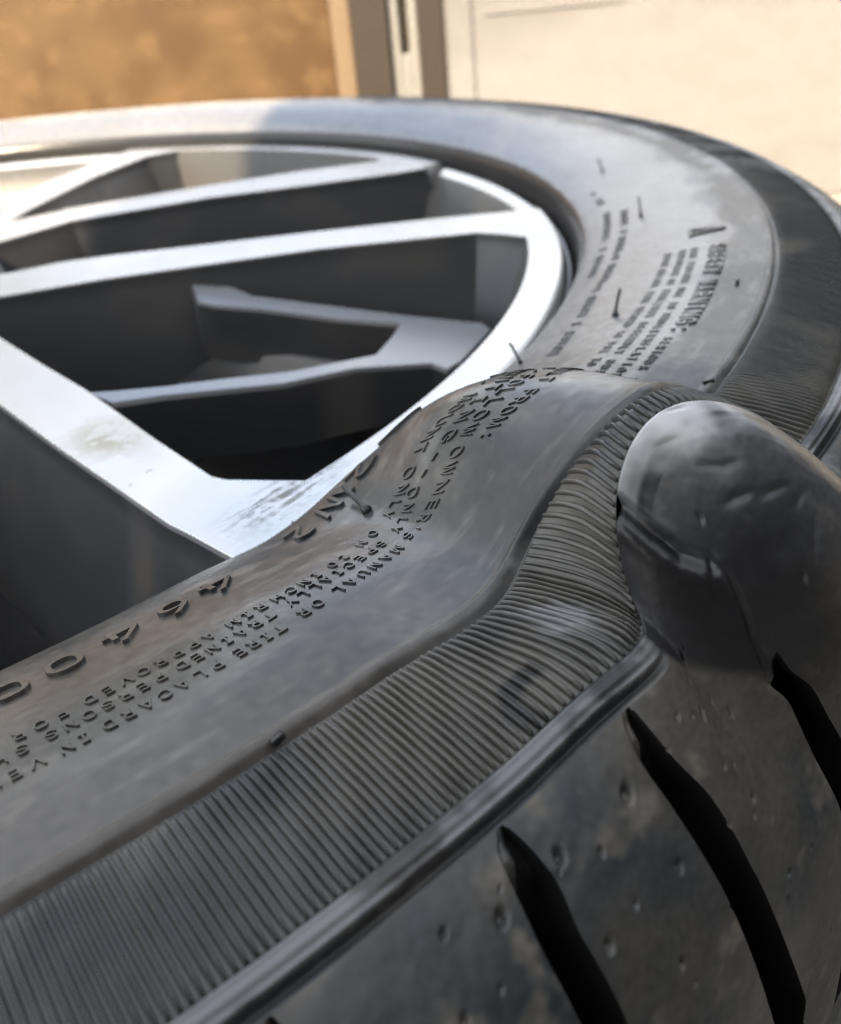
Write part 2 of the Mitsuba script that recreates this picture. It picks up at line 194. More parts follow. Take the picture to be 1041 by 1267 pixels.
# ------------------------------------------------------------------ tyre surface: profile, blister, relief
PR = np.array([(.272, -.004), (.2735, -.0006), (.277, .0012), (.285, .0040), (.30, .0080), (.31, .0094), (.319, .00976), (.327, .0090), (.335, .0073), (.340, .0055),
               (.346, .0015), (.351, -.004), (.3545, -.011), (.357, -.02), (.3585, -.03), (.3595, -.06), (.3595, -.12)])
SL = np.r_[0, np.cumsum(np.hypot(*np.diff(PR, axis=0).T))]
from scipy.interpolate import PchipInterpolator
PCH = PchipInterpolator(SL, PR)
S_C2, S_C3 = SL[6], SL[8]
def prof_n(s):
    t = PCH(s, 1); n = np.stack([-t[..., 1], t[..., 0]], -1); return n / np.linalg.norm(n, axis=-1, keepdims=True)
COEF = np.array([0,0,0,0,0,0,0,0,0,0,0,0,0,0,0,0,0,0,0,0,0,0,0,0,0,0,0,0,0,0,0,0,0,0,0,0,0,0,-1,0,0,-1,0,0,-1,0,0,0,0,0,0,0,0,0,0,0,0,0,0,0,0,0,0,0,0,0,0,0,0,0,0,0,0,0,0,0,0,0,0,0,0,0,0,0,0,0,0,0,0,-1,0,0,-1,0,0,-1,1,0,0,1,0,1,1,1,2,0,0,2,0,0,2,0,0,0,-1,0,-1,0,0,0,0,0,0,0,0,0,0,0,0,0,0,0,0,0,0,0,0,0,0,0,0,0,0,0,0,0,0,0,0,0,0,0,-1,0,0,1,0,0,2,0,0,1,0,0,0,0,0,-1,0,1,-2,0,1,-2,0,1,-2,1,1,1,1,0,2,0,0,-1,0,0,0,0,0,0,0,0,0,0,0,0,-1,0,1,3,0,-4,11,1,-12,12,1,-13,11,-1,-15,8,-3,-12,5,-6,-10,3,-9,-14,8,-10,-18,20,-7,-18,36,4,-11,44,30,13,38,58,47,18,68,68,5,53,58,3,26,23,1,7,2,3,-2,-2,-1,-4,-5,-1,-3,-2,-1,-1,-1,0,0,0,-3,0,3,11,2,-12,34,4,-36,37,3,-40,37,-2,-41,27,-9,-40,17,-18,-39,14,-25,-31,26,-28,-32,55,-15,-36,96,22,-25,123,100,36,120,188,126,86,227,184,54,184,156,37,93,78,24,28,21,6,-4,-15,1,-10,-11,-3,-8,-7,-2,-3,-2,0,0,0,-4,-1,5,18,2,-18,55,7,-58,59,5,-60,60,0,-67,50,-10,-56,38,-23,-50,25,-33,-58,28,-33,-61,58,-8,-44,112,56,3,167,170,103,209,300,227,232,384,303,192,322,251,104,164,106,41,51,12,18,-3,-9,1,-13,-19,-1,-10,-9,-1,-4,-4,0,0,0,-5,-1,5,20,3,-21,63,8,-62,69,7,-69,78,3,-67,70,-6,-72,62,-17,-75,55,-29,-47,45,-32,-26,34,-14,-6,30,38,31,46,132,107,84,245,197,134,330,254,116,278,216,58,132,133,26,34,56,-6,-8,-21,8,-10,-12,5,-5,-13,4,-1,-3,0,0,-1,-4,-1,3,16,2,-14,50,7,-47,62,7,-46,75,6,-66,89,2,-51,99,-4,-48,84,-14,-98,52,-25,-119,5,-34,-66,-59,-37,55,-121,-24,206,-175,-4,333,-206,7,395,-232,-18,311,-256,-55,102,-188,-56,11,-52,-34,38,-12,-9,-13,17,2,-4,10,3,-6,2,0,0,-1,0,1,4,1,-2,18,2,-1,29,4,-18,59,6,-4,81,8,-59,107,9,-106,170,6,19,228,-10,243,244,-45,485,151,-107,711,-14,-195,913,-261,-299,1075,-463,-399,1162,-501,-405,1076,-376,-313,771,-331,-193,288,-244,-87,-9,-36,-21,38,6,6,-12,19,7,1,1,1,-2,2,0,-5,-10,-1,20,-30,-4,43,-14,-3,63,1,0,-6,75,6,51,229,14,366,392,19,662,502,10,899,539,-29,1078,400,-113,1260,142,-252,1434,-257,-419,1617,-586,-558,1736,-641,-570,1710,-420,-456,1423,-186,-297,1027,-196,-150,332,-176,-51,-27,6,-3,32,3,6,-15,5,1,5,7,1,-6,-27,-3,27,-74,-10,122,-86,-12,80,-27,-12,212,153,-6,616,340,5,883,533,14,1092,673,16,1262,753,-8,1413,624,-80,1583,344,-229,1755,-134,-419,1946,-518,-564,2106,-623,-592,2095,-369,-501,1837,-142,-354,1399,35,-203,871,-162,-89,108,-76,-22,-13,8,0,10,-4,0,-4,9,1,-14,-36,-4,53,-126,-16,151,-138,-23,218,-9,-28,672,167,-26,963,382,-19,1202,596,-13,1360,748,-12,1477,845,-30,1566,733,-90,1691,484,-224,1826,28,-399,2001,-341,-533,2160,-462,-568,2175,-231,-501,1969,-11,-377,1612,152,-239,1104,-1,-122,387,-153,-44,-62,2,-9,27,-11,-1,-10,10,1,-21,-42,-5,75,-167,-21,162,-152,-32,450,-26,-44,898,164,-49,1181,385,-52,1368,585,-60,1452,713,-79,1514,793,-118,1549,684,-185,1629,509,-291,1724,176,-412,1871,-93,-503,2005,-201,-534,2027,-39,-493,1855,121,-391,1582,251,-264,1167,111,-147,525,-161,-60,-52,-21,-16,13,-9,-2,-6,10,1,-20,-44,-6,72,-167,-22,169,-143,-35,482,-14,-50,940,162,-64,1204,358,-81,1365,532,-111,1437,627,-158,1462,684,-221,1452,582,-295,1489,482,-373,1544,268,-449,1646,96,-509,1730,2,-544,1726,112,-522,1582,221,-421,1395,302,-288,1060,157,-161,515,-158,-68,-63,-27,-19,7,-8,-2,-6,8,1,-19,-35,-5,66,-136,-19,126,-118,-30,339,2,-47,779,152,-67,1059,317,-99,1265,453,-150,1325,521,-221,1330,567,-302,1293,482,-376,1311,436,-436,1341,300,-487,1401,190,-538,1428,108,-578,1383,187,-563,1243,261,-450,1115,316,-300,869,114,-161,355,-155,-64,-96,-15,-16,13,-9,-2,-8,7,1,-7,-26,-3,31,-80,-13,116,-101,-22,89,-4,-39,466,122,-63,794,242,-103,1002,358,-165,1123,416,-247,1152,463,-334,1126,401,-404,1136,387,-455,1150,287,-501,1171,204,-559,1146,129,-602,1061,206,-580,934,241,-451,807,262,-287,600,-3,-143,103,-131,-49,-109,4,-9,23,-10,-1,-11,4,0,-4,-14,-2,17,-42,-8,64,-51,-16,47,-52,-31,32,47,-55,360,152,-95,649,243,-153,808,294,-228,877,343,-308,892,308,-373,922,312,-422,937,238,-470,938,161,-538,872,96,-583,759,139,-552,593,169,-410,492,123,-242,263,-151,-106,-165,-37,-27,-23,-4,0,0,0,0,1,1,0,-3,-4,-1,10,-17,-5,20,-18,-12,24,-26,-24,-9,-38,-45,-86,9,-78,75,87,-124,310,148,-181,490,201,-242,584,191,-297,646,203,-343,665,152,-393,652,91,-456,579,45,-489,471,57,-448,299,40,-313,146,-147,-167,-202,-94,-59,-119,3,-6,7,1,6,2,3,1,4,0,0,0,0,-1,0,0,-4,4,-4,-9,-10,-7,-19,-17,-13,-35,-35,-43,-59,-141,-57,-90,-179,-47,-128,-119,-18,-169,-12,-6,-209,90,12,-246,156,-7,-282,171,-32,-318,150,-72,-324,49,-114,-279,-133,-191,-180,-295,-110,-83,-168,-8,-19,-15,2,7,1,12,7,15,0,1,-1,-1,0,0,2,0,-2,5,-3,-10,5,-7,-13,-1,-15,-30,-12,-26,-52,-18,-42,-48,-38,-62,-91,-70,-85,-171,-103,-110,-244,-128,-135,-288,-149,-155,-305,-161,-167,-307,-165,-167,-295,-160,-147,-282,-145,-109,-249,-61,-59,-102,-8,-18,-19,0,4,-5,14,9,18,5,5,6,1,1,2,-1,0,1,2,0,-3,7,-2,-11,5,-5,-18,2,-10,-24,-5,-18,-32,-20,-28,-60,-32,-40,-72,-43,-54,-74,-53,-67,-85,-66,-78,-107,-73,-84,-126,-71,-79,-127,-55,-61,-100,-29,-37,-52,3,-13,2,5,2,1,6,9,6,14,9,18,6,6,7,4,2,5,0,0,0,0,0,1,2,0,-3,5,-2,-10,5,-3,-13,2,-7,-20,-4,-11,-26,-10,-17,-25,-20,-24,-37,-32,-31,-57,-42,-37,-72,-45,-40,-77,-41,-37,-70,-28,-27,-51,-10,-9,-21,6,7,4,11,17,12,19,17,28,16,12,24,6,6,8,3,2,5,0,0,0,0,0,0,0,0,0,1,0,-2,3,-1,-5,2,-2,-8,1,-3,-10,-1,-6,-11,-6,-8,-19,-11,-11,-21,-14,-14,-19,-16,-16,-19,-16,-16,-19,-13,-13,-16,-5,-6,-7,4,4,8,13,11,21,18,13,29,12,11,18,6,7,9,4,3,6,0,0,0,0,0,0,0,0,0,0,0,0,0,0,0,1,0,-1,1,0,-1,0,-1,-2,0,-1,-3,-1,-2,-1,-2,-2,-3,-3,-3,-6,-5,-3,-8,-4,-3,-8,-3,-2,-6,-1,-1,-2,1,1,1,2,3,2,1,3,1,2,2,4,2,1,3,0,0,0,0,0,0,0,0,0,0,0,0,0,0,0,0,0,0,0,0,0,0,0,0,0,0,0,0,0,0,0,0,-1,0,0,0,0,0,1,1,0,2,1,0,2,0,0,1,0,0,1,0,0,0,0,0,1,1,0,2,0,0,0,0,0,-1,0,0,0,0,0,0,0,0,0,0,0,0,0,0,0,0,0,0,0,0,0,0,0,0,0,0,0,0,0,0,0,0,0,0,0,0,0,0,0,0,0,-1,0,0,-1,0,0,0,0,0,0,0,0,0,0,0,0,0,0,-1,0,0,0,0,0,0,0,0,0,0,0,0,0,0,0,0,0,0], float).reshape(26, 22, 3) * 1e-5
def bbasis(x, a, b, n):
    t = np.abs((x - a)[..., None] / ((b - a) / (n + 3)) - np.arange(n) - 2)
    return np.where(t < 1, (4 - 6 * t**2 + 3 * t**3) / 6, np.where(t < 2, (2 - t)**3 / 6, 0))
def base_surf(th, s):
    """A point of the tyre's outer skin: the turned profile plus the blister (a bulge of the carcass, as a spline patch of displacements)."""
    th, s = np.asarray(th, float), np.asarray(s, float)           # (n, 1) and (1, m) make a grid
    rz = PCH(s)
    B = lambda: (bbasis(th, -86.5 * DEG, -64 * DEG, 26), bbasis(s, -.016, .118, 22))
    if th.ndim == 2 and th.shape[1] == 1:
        ba, bb = B(); D = np.einsum('ni,ijk,mj->nmk', ba[:, 0], COEF, bb[0], optimize=True)
    else:
        th, s = np.broadcast_arrays(th, s); D = np.zeros(th.shape + (3,)); m = (th > -86.5 * DEG) & (th < -64 * DEG) & (s < .118)
        if m.any():
            a, c = (th[m] + 86.5 * DEG) / (22.5 * DEG / 29), (s[m] + .016) / (.134 / 25)     # the four by four splines that reach each point
            ia, ic = np.floor(a).astype(int), np.floor(c).astype(int); out = np.zeros((len(a), 3))
            w = lambda t: np.where(t < 1, (4 - 6 * t**2 + 3 * t**3) / 6, np.where(t < 2, (2 - t)**3 / 6, 0))
            for p in range(-3, 1):
                for q in range(-3, 1):
                    A, C = ia + p, ic + q; ok = (A >= 0) & (A < 26) & (C >= 0) & (C < 22)
                    out += (w(np.abs(a - A - 2)) * w(np.abs(c - C - 2)) * ok)[:, None] * COEF[np.clip(A, 0, 25), np.clip(C, 0, 21)]
            D[m] = out
    r, z, t = rz[..., 0] + D[..., 0], rz[..., 1] + D[..., 2], th + D[..., 1] / .335
    return np.stack([r * np.cos(t), r * np.sin(t), z], -1)
def normals(th, s):
    e = 1e-4
    a = base_surf(th + e, s) - base_surf(th - e, s); b = base_surf(th, s + e) - base_surf(th, np.maximum(s - e, 0))
    n = np.cross(b, a); return n / np.linalg.norm(n, axis=-1, keepdims=True)
def on_skin(th, s, h):
    return base_surf(th, s) + normals(th, s) * np.asarray(h)[..., None]
def sstep(a, b, x):
    t = np.clip((x - a) / (b - a), 0, 1); return t * t * (3 - 2 * t)
def pl_dist(th, s, pts):
    """distance in metres from (th, s) to a polyline of (degrees, s), and the arc position 0..1"""
    P0 = np.array([(a * DEG * .345, b) for a, b in pts]); X = th * .345; best = np.full(th.shape, 1e9); pos = np.zeros(th.shape)
    L = np.r_[0, np.cumsum(np.hypot(*np.diff(P0, axis=0).T))]
    for i in range(len(P0) - 1):
        d = P0[i + 1] - P0[i]; l2 = d @ d
        u = np.clip(((X - P0[i, 0]) * d[0] + (s - P0[i, 1]) * d[1]) / l2, 0, 1)
        q = np.hypot(X - P0[i, 0] - u * d[0], s - P0[i, 1] - u * d[1])
        m = q < best; best = np.where(m, q, best); pos = np.where(m, (L[i] + u * (L[i + 1] - L[i])) / L[-1], pos)
    return best, pos
# tread grooves: left and right edge (degrees) as functions of s
def groove(th, s, left, right, depth, ramp):
    cv = lambda q: PchipInterpolator([a[0] for a in q], [a[1] for a in q], extrapolate=False)
    sc = np.clip(s, left[0][0], min(left[-1][0], right[-1][0])); l, r = cv(left)(sc), cv(right)(np.clip(sc, right[0][0], None))
    s0 = left[0][0]; t = th / DEG; w = np.maximum(r - l, 1e-3)
    x = (t - l) / w
    ed = 0.016 / w
    inside = sstep(-ed * 2.2, ed, x) * sstep(1 + ed, 1 - ed, x) * sstep(s0 - .0006, s0 + .0006, s)
    u = np.clip((s - s0) / ramp, 0, 1)                       # at its tip the floor is a shallow worn ramp on the left, deep along the right wall
    floor = depth * np.maximum(sstep(.05, 1.0, u), .05 + (.10 + .25 * u) * sstep(.25, .9, x))
    deep = (x > .62 - .75 * u) & (x < 1 + ed * 1.3) & (x > -ed * .5) & (inside * floor > .00008)
    return inside * floor, deep
GROOVES = [
    ([(.0712, -84.45), (.0724, -84.62), (.0767, -84.83), (.0822, -84.97), (.0869, -85.0), (.10, -84.95), (.125, -84.5)], [(.0712, -84.30), (.0764, -84.22), (.0819, -84.40), (.0897, -84.42), (.10, -84.2), (.125, -83.7)], .0085, .0120),
    ([(.0713, -81.80), (.0724, -81.86), (.0752, -81.93), (.0797, -81.86), (.0842, -81.80), (.0944, -81.66), (.1085, -81.3), (.125, -80.6)], [(.0713, -81.66), (.0764, -81.52), (.0819, -81.20), (.0904, -81.04), (.0982, -80.85), (.1247, -79.45)], .0085, .0120),
    ([(.0833, -78.36), (.0864, -78.10), (.0907, -78.08), (.0969, -78.10), (.112, -78.2), (.125, -78.1)], [(.0833, -78.0), (.0842, -77.96), (.0867, -77.70), (.0892, -77.52), (.0932, -77.22), (.1000, -77.0), (.112, -77.0), (.125, -76.9)], .009, .003),
]
for t0 in list(np.arange(-88.5 - 2.65 * 7, -88, 2.65)) + list(np.arange(-69.2, 60, 2.65)):
    GROOVES.append(([(.0712, t0 - .02), (.0724, t0 - .14), (.0822, t0 - .45), (.10, t0 - .42), (.125, t0 + .1)], [(.0712, t0 + .15), (.0764, t0 + .22), (.0897, t0 + .1), (.10, t0 + .3), (.125, t0 + .8)], .0085, .0120))
_rp = np.random.default_rng(21)
PITS = [(-81.675, .0757, .00055), (-82.425, .0762, .00055), (-83.925, .0759, .0005), (-85.2, .0762, .0005), (-84.08, .0839, .00045), (-81.15, .0852, .00035), (-82.35, .0839, .00045), (-86.4, .0800, .0004), (-80.4, .0765, .0004), (-80.2, .0950, .0004), (-83.1, .0905, .0004), (-86.0, .0742, .0003)]
PITS += [(_rp.uniform(-88, -77), _rp.uniform(.074, .110), _rp.uniform(.00012, .00032)) for _ in range(46)]
CREASE = [(-78.55, .0660), (-78.40, .0676), (-78.38, .0709), (-78.30, .0736), (-78.08, .0759)]
SEAM = [(-78.08, .0762), (-78.0, .0774), (-78.08, .0787), (-78.22, .0807), (-78.28, .0833)]
SCUFFS = [[(-77.5, .0690), (-77.0, .0706)], [(-77.3, .0722), (-76.95, .0738), (-76.6, .0742)], [(-77.5, .0750), (-76.8, .0762)], [(-76.6, .0785), (-76.0, .0775)], [(-76.9, .0672), (-76.4, .0680)], [(-76.8, .0815), (-76.3, .0795)], [(-77.0, .0765), (-76.2, .0770)]]
def relief(th, s):
    """Height along the skin's normal: moulding line, band step, edge strip, grooves, pits, scuffs."""
    h = np.zeros(th.shape)
    h += .00035 * np.exp(-((s - S_C2 + .0011) / .0005)**2) - .00065 * np.exp(-((s - S_C2 - .0002) / .00045)**2)
    band = sstep(S_C2, S_C2 + .0006, s) * sstep(S_C3 + .0002, S_C3 - .0004, s); h -= .00055 * band
    fade = 1 - .97 * sstep(-81.0 * DEG, -80.3 * DEG, th) * sstep(-70.2 * DEG, -71.2 * DEG, th)   # stretched flat over the blister
    strip = sstep(S_C3 - .0002, S_C3 + .0004, s) * sstep(S_C3 + .0026, S_C3 + .0021, s)
    h += fade * (.00045 * strip + .00012 * strip * np.cos((s - S_C3) / .0012 * 2 * np.pi) - .0009 * np.exp(-((s - S_C3 - .0030) / .00036)**2))
    h += .00007 * (meshkit.fbm(np.stack([th * 95, s * 290, np.zeros_like(s)], -1), 3, 5) - .5) * 2
    return h
def tread_relief(th, s):
    h = relief(th, s); g = np.zeros(th.shape)
    deep_of = np.full(th.shape, -1)
    for k, (l, r, d, ra) in enumerate(GROOVES):
        m = (np.abs(th / DEG - l[2][1]) < 1.8) & (s < .13)
        if m.any():
            gg, dd = groove(th[m], s[m], l, r, d, ra); g[m] = np.maximum(g[m], gg); deep_of[m] = np.where(dd, k, deep_of[m])
    h -= g
    near = (th > -95 * DEG) & (th < -66 * DEG)
    tn, sn = th[near], s[near]; hn = np.zeros(tn.shape)
    for a, b, r in PITS: m = (np.abs(tn - a * DEG) < .004) & (np.abs(sn - b) < .0015); hn[m] -= 1.7 * r * np.exp(-((((tn[m] - a * DEG) * .345 + .25 * (sn[m] - b)) / r)**2 + ((sn[m] - b) / (1.25 * r))**2)**1.5)
    d, u = pl_dist(tn, sn, CREASE); hn -= .0014 * np.exp(-(d / .00060)**2) * (1 - .4 * u)
    hn += .00025 * np.exp(-(pl_dist(tn + .0045, sn, CREASE)[0] / .0008)**2)
    hn -= .00045 * np.exp(-(pl_dist(tn, sn, SEAM)[0] / .00032)**2)
    for q in SCUFFS: d, u = pl_dist(tn, sn, q); hn -= .00028 * np.exp(-(d / .0003)**2) * np.sin(np.pi * np.clip(u, .02, .98))
    h[near] += hn; tread_relief.deep = deep_of
    return h
def theta_grid(a, b, fine, mid, coarse):
    """angles round the whole tyre: fine between a and b degrees, mid over the rest in view, coarse beyond"""
    return np.concatenate([np.arange(a, b, fine), np.arange(b, -28, mid), np.arange(-28, 62, mid * 2.2), np.arange(62, 360 + a - coarse / 2, coarse), [360 + a]]) * DEG
def skin_mesh(th, s, rel, warp=None):
    TH, S = np.meshgrid(th, s, indexing="ij")
    if warp is not None: TH = warp(TH, S)
    TW = (TH + np.pi) % (2 * np.pi) - np.pi
    v = on_skin(TW, S, rel(TW, S)) if warp is not None else on_skin(TW[:, :1], S[:1], rel(TW, S)); uv = np.stack([TW / DEG, S * 1000], -1)
    return v.reshape(-1, 3), grid_faces(len(th), len(s))[:, ::-1], uv.reshape(-1, 2)
def skin_part(name, th, s, rel, bsdf, **tag):
    v, f, uv = skin_mesh(th, s, rel); return add(name, (v, f), bsdf, smooth=True, uv=uv, **tag)
th_side = theta_grid(-96, -64, .06, .12, 1.2)
dense = lambda a, b, d: np.linspace(a, b, int(round((b - a) / d)) + 1)
S_MID = S_C3 + .0038
skin_part("wheel__tyre__sidewall", th_side, np.r_[dense(0, .006, .0006)[:-1], dense(.006, .0465, .0009)[:-1], dense(.0465, S_C2 + .0003, .00016)], relief, "rubber")
skin_part("wheel__tyre__ribbed_band", th_side, np.r_[dense(S_C2 + .0003, S_C2 + .001, .00015)[:-1], dense(S_C2 + .001, S_C3 - .0006, .0007)[:-1], dense(S_C3 - .0006, S_C3 - .0001, .00015)], relief, "band_rubber", label="ribbed band round the tyre shoulder")
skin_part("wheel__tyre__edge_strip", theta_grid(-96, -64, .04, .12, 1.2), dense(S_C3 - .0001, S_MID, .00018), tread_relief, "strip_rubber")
S_REF = .0838
def edges(q, s): return PchipInterpolator([a[0] for a in q], [a[1] for a in q])(np.clip(s, q[0][0], q[-1][0]))
G_ORD = sorted(GROOVES, key=lambda g: edges(g[0], S_REF))
G_REF = [float(edges(q, S_REF)) for g in G_ORD for q in g[:2]]
def follow(TH, S):
    """bend the grid so that its lines run along the groove edges (cut smooth, not in steps)"""
    E = np.array([edges(q, S[0]) for g in G_ORD for q in g[:2]]); out = np.empty_like(TH)
    for j in range(TH.shape[1]): out[:, j] = np.interp(TH[:, 0] / DEG, [-360] + G_REF + [400], np.r_[-360, E[:, j], 400]) * DEG
    return out
t_tread = theta_grid(-92, -70, .034, .11, 1.2)
t_edge = np.concatenate([[e - .03, e - .008, e + .008, e + .03] for e in G_REF]) * DEG
t_tread = t_tread[np.min(np.abs(t_tread[:, None] - t_edge[None]), 1) > .006 * DEG]
t_tread = np.sort(np.concatenate([t_tread, t_edge]))
tv, tf, tuv = skin_mesh(t_tread, np.r_[dense(S_MID, .100, .00016)[:-1], dense(.100, .128, .0004)[:-1], dense(.128, SL[-1], .003)], tread_relief, follow)
tf = np.vstack([tf[:, [0, 1, 2]], tf[:, [0, 2, 3]]]); dk = tread_relief.deep.reshape(-1)[tf].max(1)
def sub(name, keep, m, **tag):
    f = tf[keep]; u, inv = np.unique(f, return_inverse=True); add(name, (tv[u], inv.reshape(-1, 3)), m, smooth=True, uv=tuv[u], **tag)
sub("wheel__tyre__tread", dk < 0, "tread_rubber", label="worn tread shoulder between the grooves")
for k in range(len(GROOVES)):                     # the inside of each groove, its shade put into a near-black colour
    if (dk == k).sum() > 50: sub("wheel__tyre__groove", dk == k, "groove_shade")
# the far half of the tyre: the other shoulder, sidewall and the wall that faces the rim
th_all = np.linspace(0, 2 * np.pi, 361)
add("wheel__tyre__lower_sidewall", revolve([(.3595, -.1195), (.3595, -.19), (.357, -.213), (.350, -.226), (.338, -.2325), (.315, -.2335), (.29, -.229), (.272, -.222)], th_all), "letter_rubber", uv=None)
add("wheel__tyre__bead_wall", revolve([(.272, -.0039), (.2716, -.006), (.2712, -.012), (.2713, -.018), (.2700, -.024)], np.linspace(0, 2 * np.pi, 721)), "bead_rubber", smooth=40)

# the ribs: fine radial ridges across the band
PITCH_RIB = .158
rib_s = np.linspace(S_C2 + .0010, S_C3 - .0005, 11)
cross = np.array([(-.047, -.0002), (-.040, .00016), (-.018, .00058), (.018, .00058), (.040, .00016), (.047, -.0002)])
_f = grid_faces(len(rib_s), len(cross))
_caps = np.array([(0, 1, 2), (0, 2, 3), (0, 3, 4), (0, 4, 5)])
_caps = np.vstack([_caps, _caps[:, ::-1] + (len(rib_s) - 1) * len(cross)])
_tri = np.vstack([_f[:, [0, 1, 2]], _f[:, [0, 2, 3]], _caps])
rng = np.random.default_rng(4)
def rib(t0, flat=1.0):
    TH = (t0 + cross[None, :, 0] + 0 * rib_s[:, None]) * DEG; S = rib_s[:, None] + 0 * TH
    H = -.00055 + 1.15 * cross[None, :, 1] * flat * (1 + .12 * np.sin(rib_s[:, None] * 900 + t0 * 7)) + 0 * TH
    H = H - (H + .0005) * .30 * sstep(-80.5, -79.3, TH / DEG) * sstep(-70.5, -71.5, TH / DEG)
    H = H - (H + .0005) * .75 * sstep(2.4, .6, np.hypot((TH / DEG + 80.9) * 2.4, (S - .0602) * 700 + 1.5 * np.sin(TH / DEG * 9)))      # ribs rubbed flat at the scuff
    H = np.where(cross[None, :, 1] < 0, -.00075, H) + 0 * TH
    H[0, 1:-1] -= .0002; H[-1, 1:-1] -= .0002
    return on_skin(TH, S, H).reshape(-1, 3), np.stack([TH / DEG, S * 1000], -1).reshape(-1, 2)
rib_angles = [(-96 + PITCH_RIB * i) for i in range(int(150 / PITCH_RIB))]
near_ribs = [t for t in rib_angles if -92.0 < t < -71.2] + [t for t in rib_angles if -71.2 <= t < -44.6]
big, rest = near_ribs[:300], [t for t in rib_angles if t not in set(near_ribs[:300])]
for t in big:
    v, uv = rib(t, 1 + .035 * rng.standard_normal()); add("wheel__tyre__rib", (v, _tri), "band_rubber", smooth=True, uv=uv)
V, F, UV = [], [], []
for i, t in enumerate(rest):
    v, uv = rib(t); V.append(v); UV.append(uv); F.append(_tri + i * len(v))
add("wheel__tyre__fine_ribs", (np.vstack(V), np.vstack(F)), "band_rubber", smooth=True, uv=np.vstack(UV), kind="stuff", label="fine far ribs of the shoulder band")

# ------------------------------------------------------------------ raised lettering
def lettering(words, s_base, height, raise_h, s_of=None, bold=False, grow=1.0):
    """words: (text, start degrees, end degrees), read clockwise, capitals pointing outwards; pressed onto the skin at s_base"""
    V, F, U, o = [], [], [], 0
    for text, a, b in words:
        pitch = (b - a) / (len(text) - .34)
        for k, ch in enumerate(text):
            if ch == " ": continue
            if (ch, bold) not in GLYPHS: GLYPHS[ch, bold] = meshkit.text_mesh(ch, 1.0, 1.0, bold)
            m = GLYPHS[ch, bold]; x0, x1 = m.bounds[0][0], m.bounds[1][0]
            full = abs(pitch) * DEG * .30 * 1000 * .72; wid = (x1 - x0) * height * 1000 * (1.4 if height > .004 else .95)
            sc = min(wid, full) / (x1 - x0)                # millimetres
            v, f = trimesh.remesh.subdivide_to_size((m.vertices - [(x0 + x1) / 2, 0, 0]) * [sc, height * 1000, 1.0], m.faces, max(.5, height * 200), max_iter=6)
            th = (a + pitch * (k + .33)) * DEG - v[:, 0] / 1000 / .30; s = s_base + v[:, 1] / 1000
            if s_of is not None: s = s + s_of(th / DEG)
            h = np.where(v[:, 2] > .5, raise_h, -.0002)
            V.append(on_skin(th, s, h)); U.append(np.stack([th / DEG, s * 1000], -1)); F.append(f + o); o += len(v)
    return np.vstack(V), np.vstack(F), np.vstack(U)
GLYPHS = {}
def text_line(words, s, h, up, **k):
    tag = {q: k.pop(q) for q in ("label",) if q in k}
    v, f, u = lettering(words, s, h, up, **k); add("wheel__tyre__raised_lettering", (v, f), "rubber", smooth=False, uv=u, **tag)
H1 = .0017
# how the mould lines run over the blister (measured shift of s, from the photograph's lettering)
def sh(table): return lambda t: np.interp(-t, [a for a, _ in table], [b for _, b in table])
L4s = sh([(54, -.0020), (68, -.0028), (75.5, -.0036), (76.0, -.0040), (77.0, -.0073), (77.6, -.0075), (78.8, -.0062), (79.7, -.0040), (81, -.0016), (82, -.0006), (83.2, 0), (92, 0)])
L3s = sh([(54, -.0016), (68, -.0024), (75.5, -.0040), (77.1, -.0065), (78.1, -.0078), (79.3, -.0046), (80.2, -.0026), (83.2, -.0004), (83.9, 0), (92, 0)])
L2s = sh([(54, -.0026), (68, -.0022), (75.3, -.0049), (77, -.0074), (77.6, -.0074), (79.5, -.0049), (80.2, -.0027), (82.2, -.0013), (83, -.0006), (84, 0), (92, 0)])
L1s = sh([(54, 0), (68.1, .0002), (75.5, -.0031), (76.2, -.0038), (77.1, -.0054), (77.4, -.0054), (92, -.0054)])
o = -H1 / 2
FAR = .00042
text_line([("NEVER INFLATE TIRE BEYOND 40 PSI TO SEAT BEADS ON RIM -", -54.3, -75.45), ("MOUNT", -75.9, -77.2), ("ONLY", -77.45, -78.9), ("ON", -79.55, -80.45), ("20", -80.85, -81.6), ("INCH", -81.9, -83.4), ("RIM", -83.6, -84.6), ("APPROVED", -84.95, -87.95), ("FOR", -88.25, -89.4), ("USE ON", -89.75, -91.8)], .0294 + o, H1, .00029, s_of=L4s, label="raised safety warning line ending in MOUNT ONLY ON 20 INCH RIM APPROVED FOR")
text_line([("EXPLOSION OF TIRE/RIM ASSEMBLY DUE TO IMPROPER", -54.3, -73.6), ("MOUNTING", -73.95, -77.2), ("--", -77.35, -77.85), ("ONLY", -78.0, -79.5), ("SPECIALLY", -80.0, -83.35), ("TRAINED", -83.75, -86.15), ("PERSONS", -86.4, -88.9), ("SHOULD", -89.2, -91.5)], .0324 + o, H1, .00029, s_of=L3s, label="raised safety warning line ending in ONLY SPECIALLY TRAINED PERSONS SHOULD")
text_line([("TIRE FAILURE DUE TO UNDERINFLATION/OVERLOADING -", -54.23, -74.9), ("FOLLOW", -75.2, -77.2), ("OWNER'S", -77.4, -79.65), ("MANUAL", -80.05, -82.4), ("OR", -82.8, -83.5), ("TIRE", -83.95, -85.15), ("PLACARD", -85.45, -88.0), ("IN", -88.25, -88.8), ("VEHICLE", -89.1, -91.7)], .0360 + o, H1, .00029, s_of=L2s, label="raised safety warning line ending in OR TIRE PLACARD IN VEHICLE")
text_line([("SERIOUS INJURY MAY RESULT", -65.5, -75.7), ("FROM:", -76.1, -77.4)], .0372 + o, H1, .00029, s_of=L1s, label="raised safety warning line SERIOUS INJURY MAY RESULT FROM:")
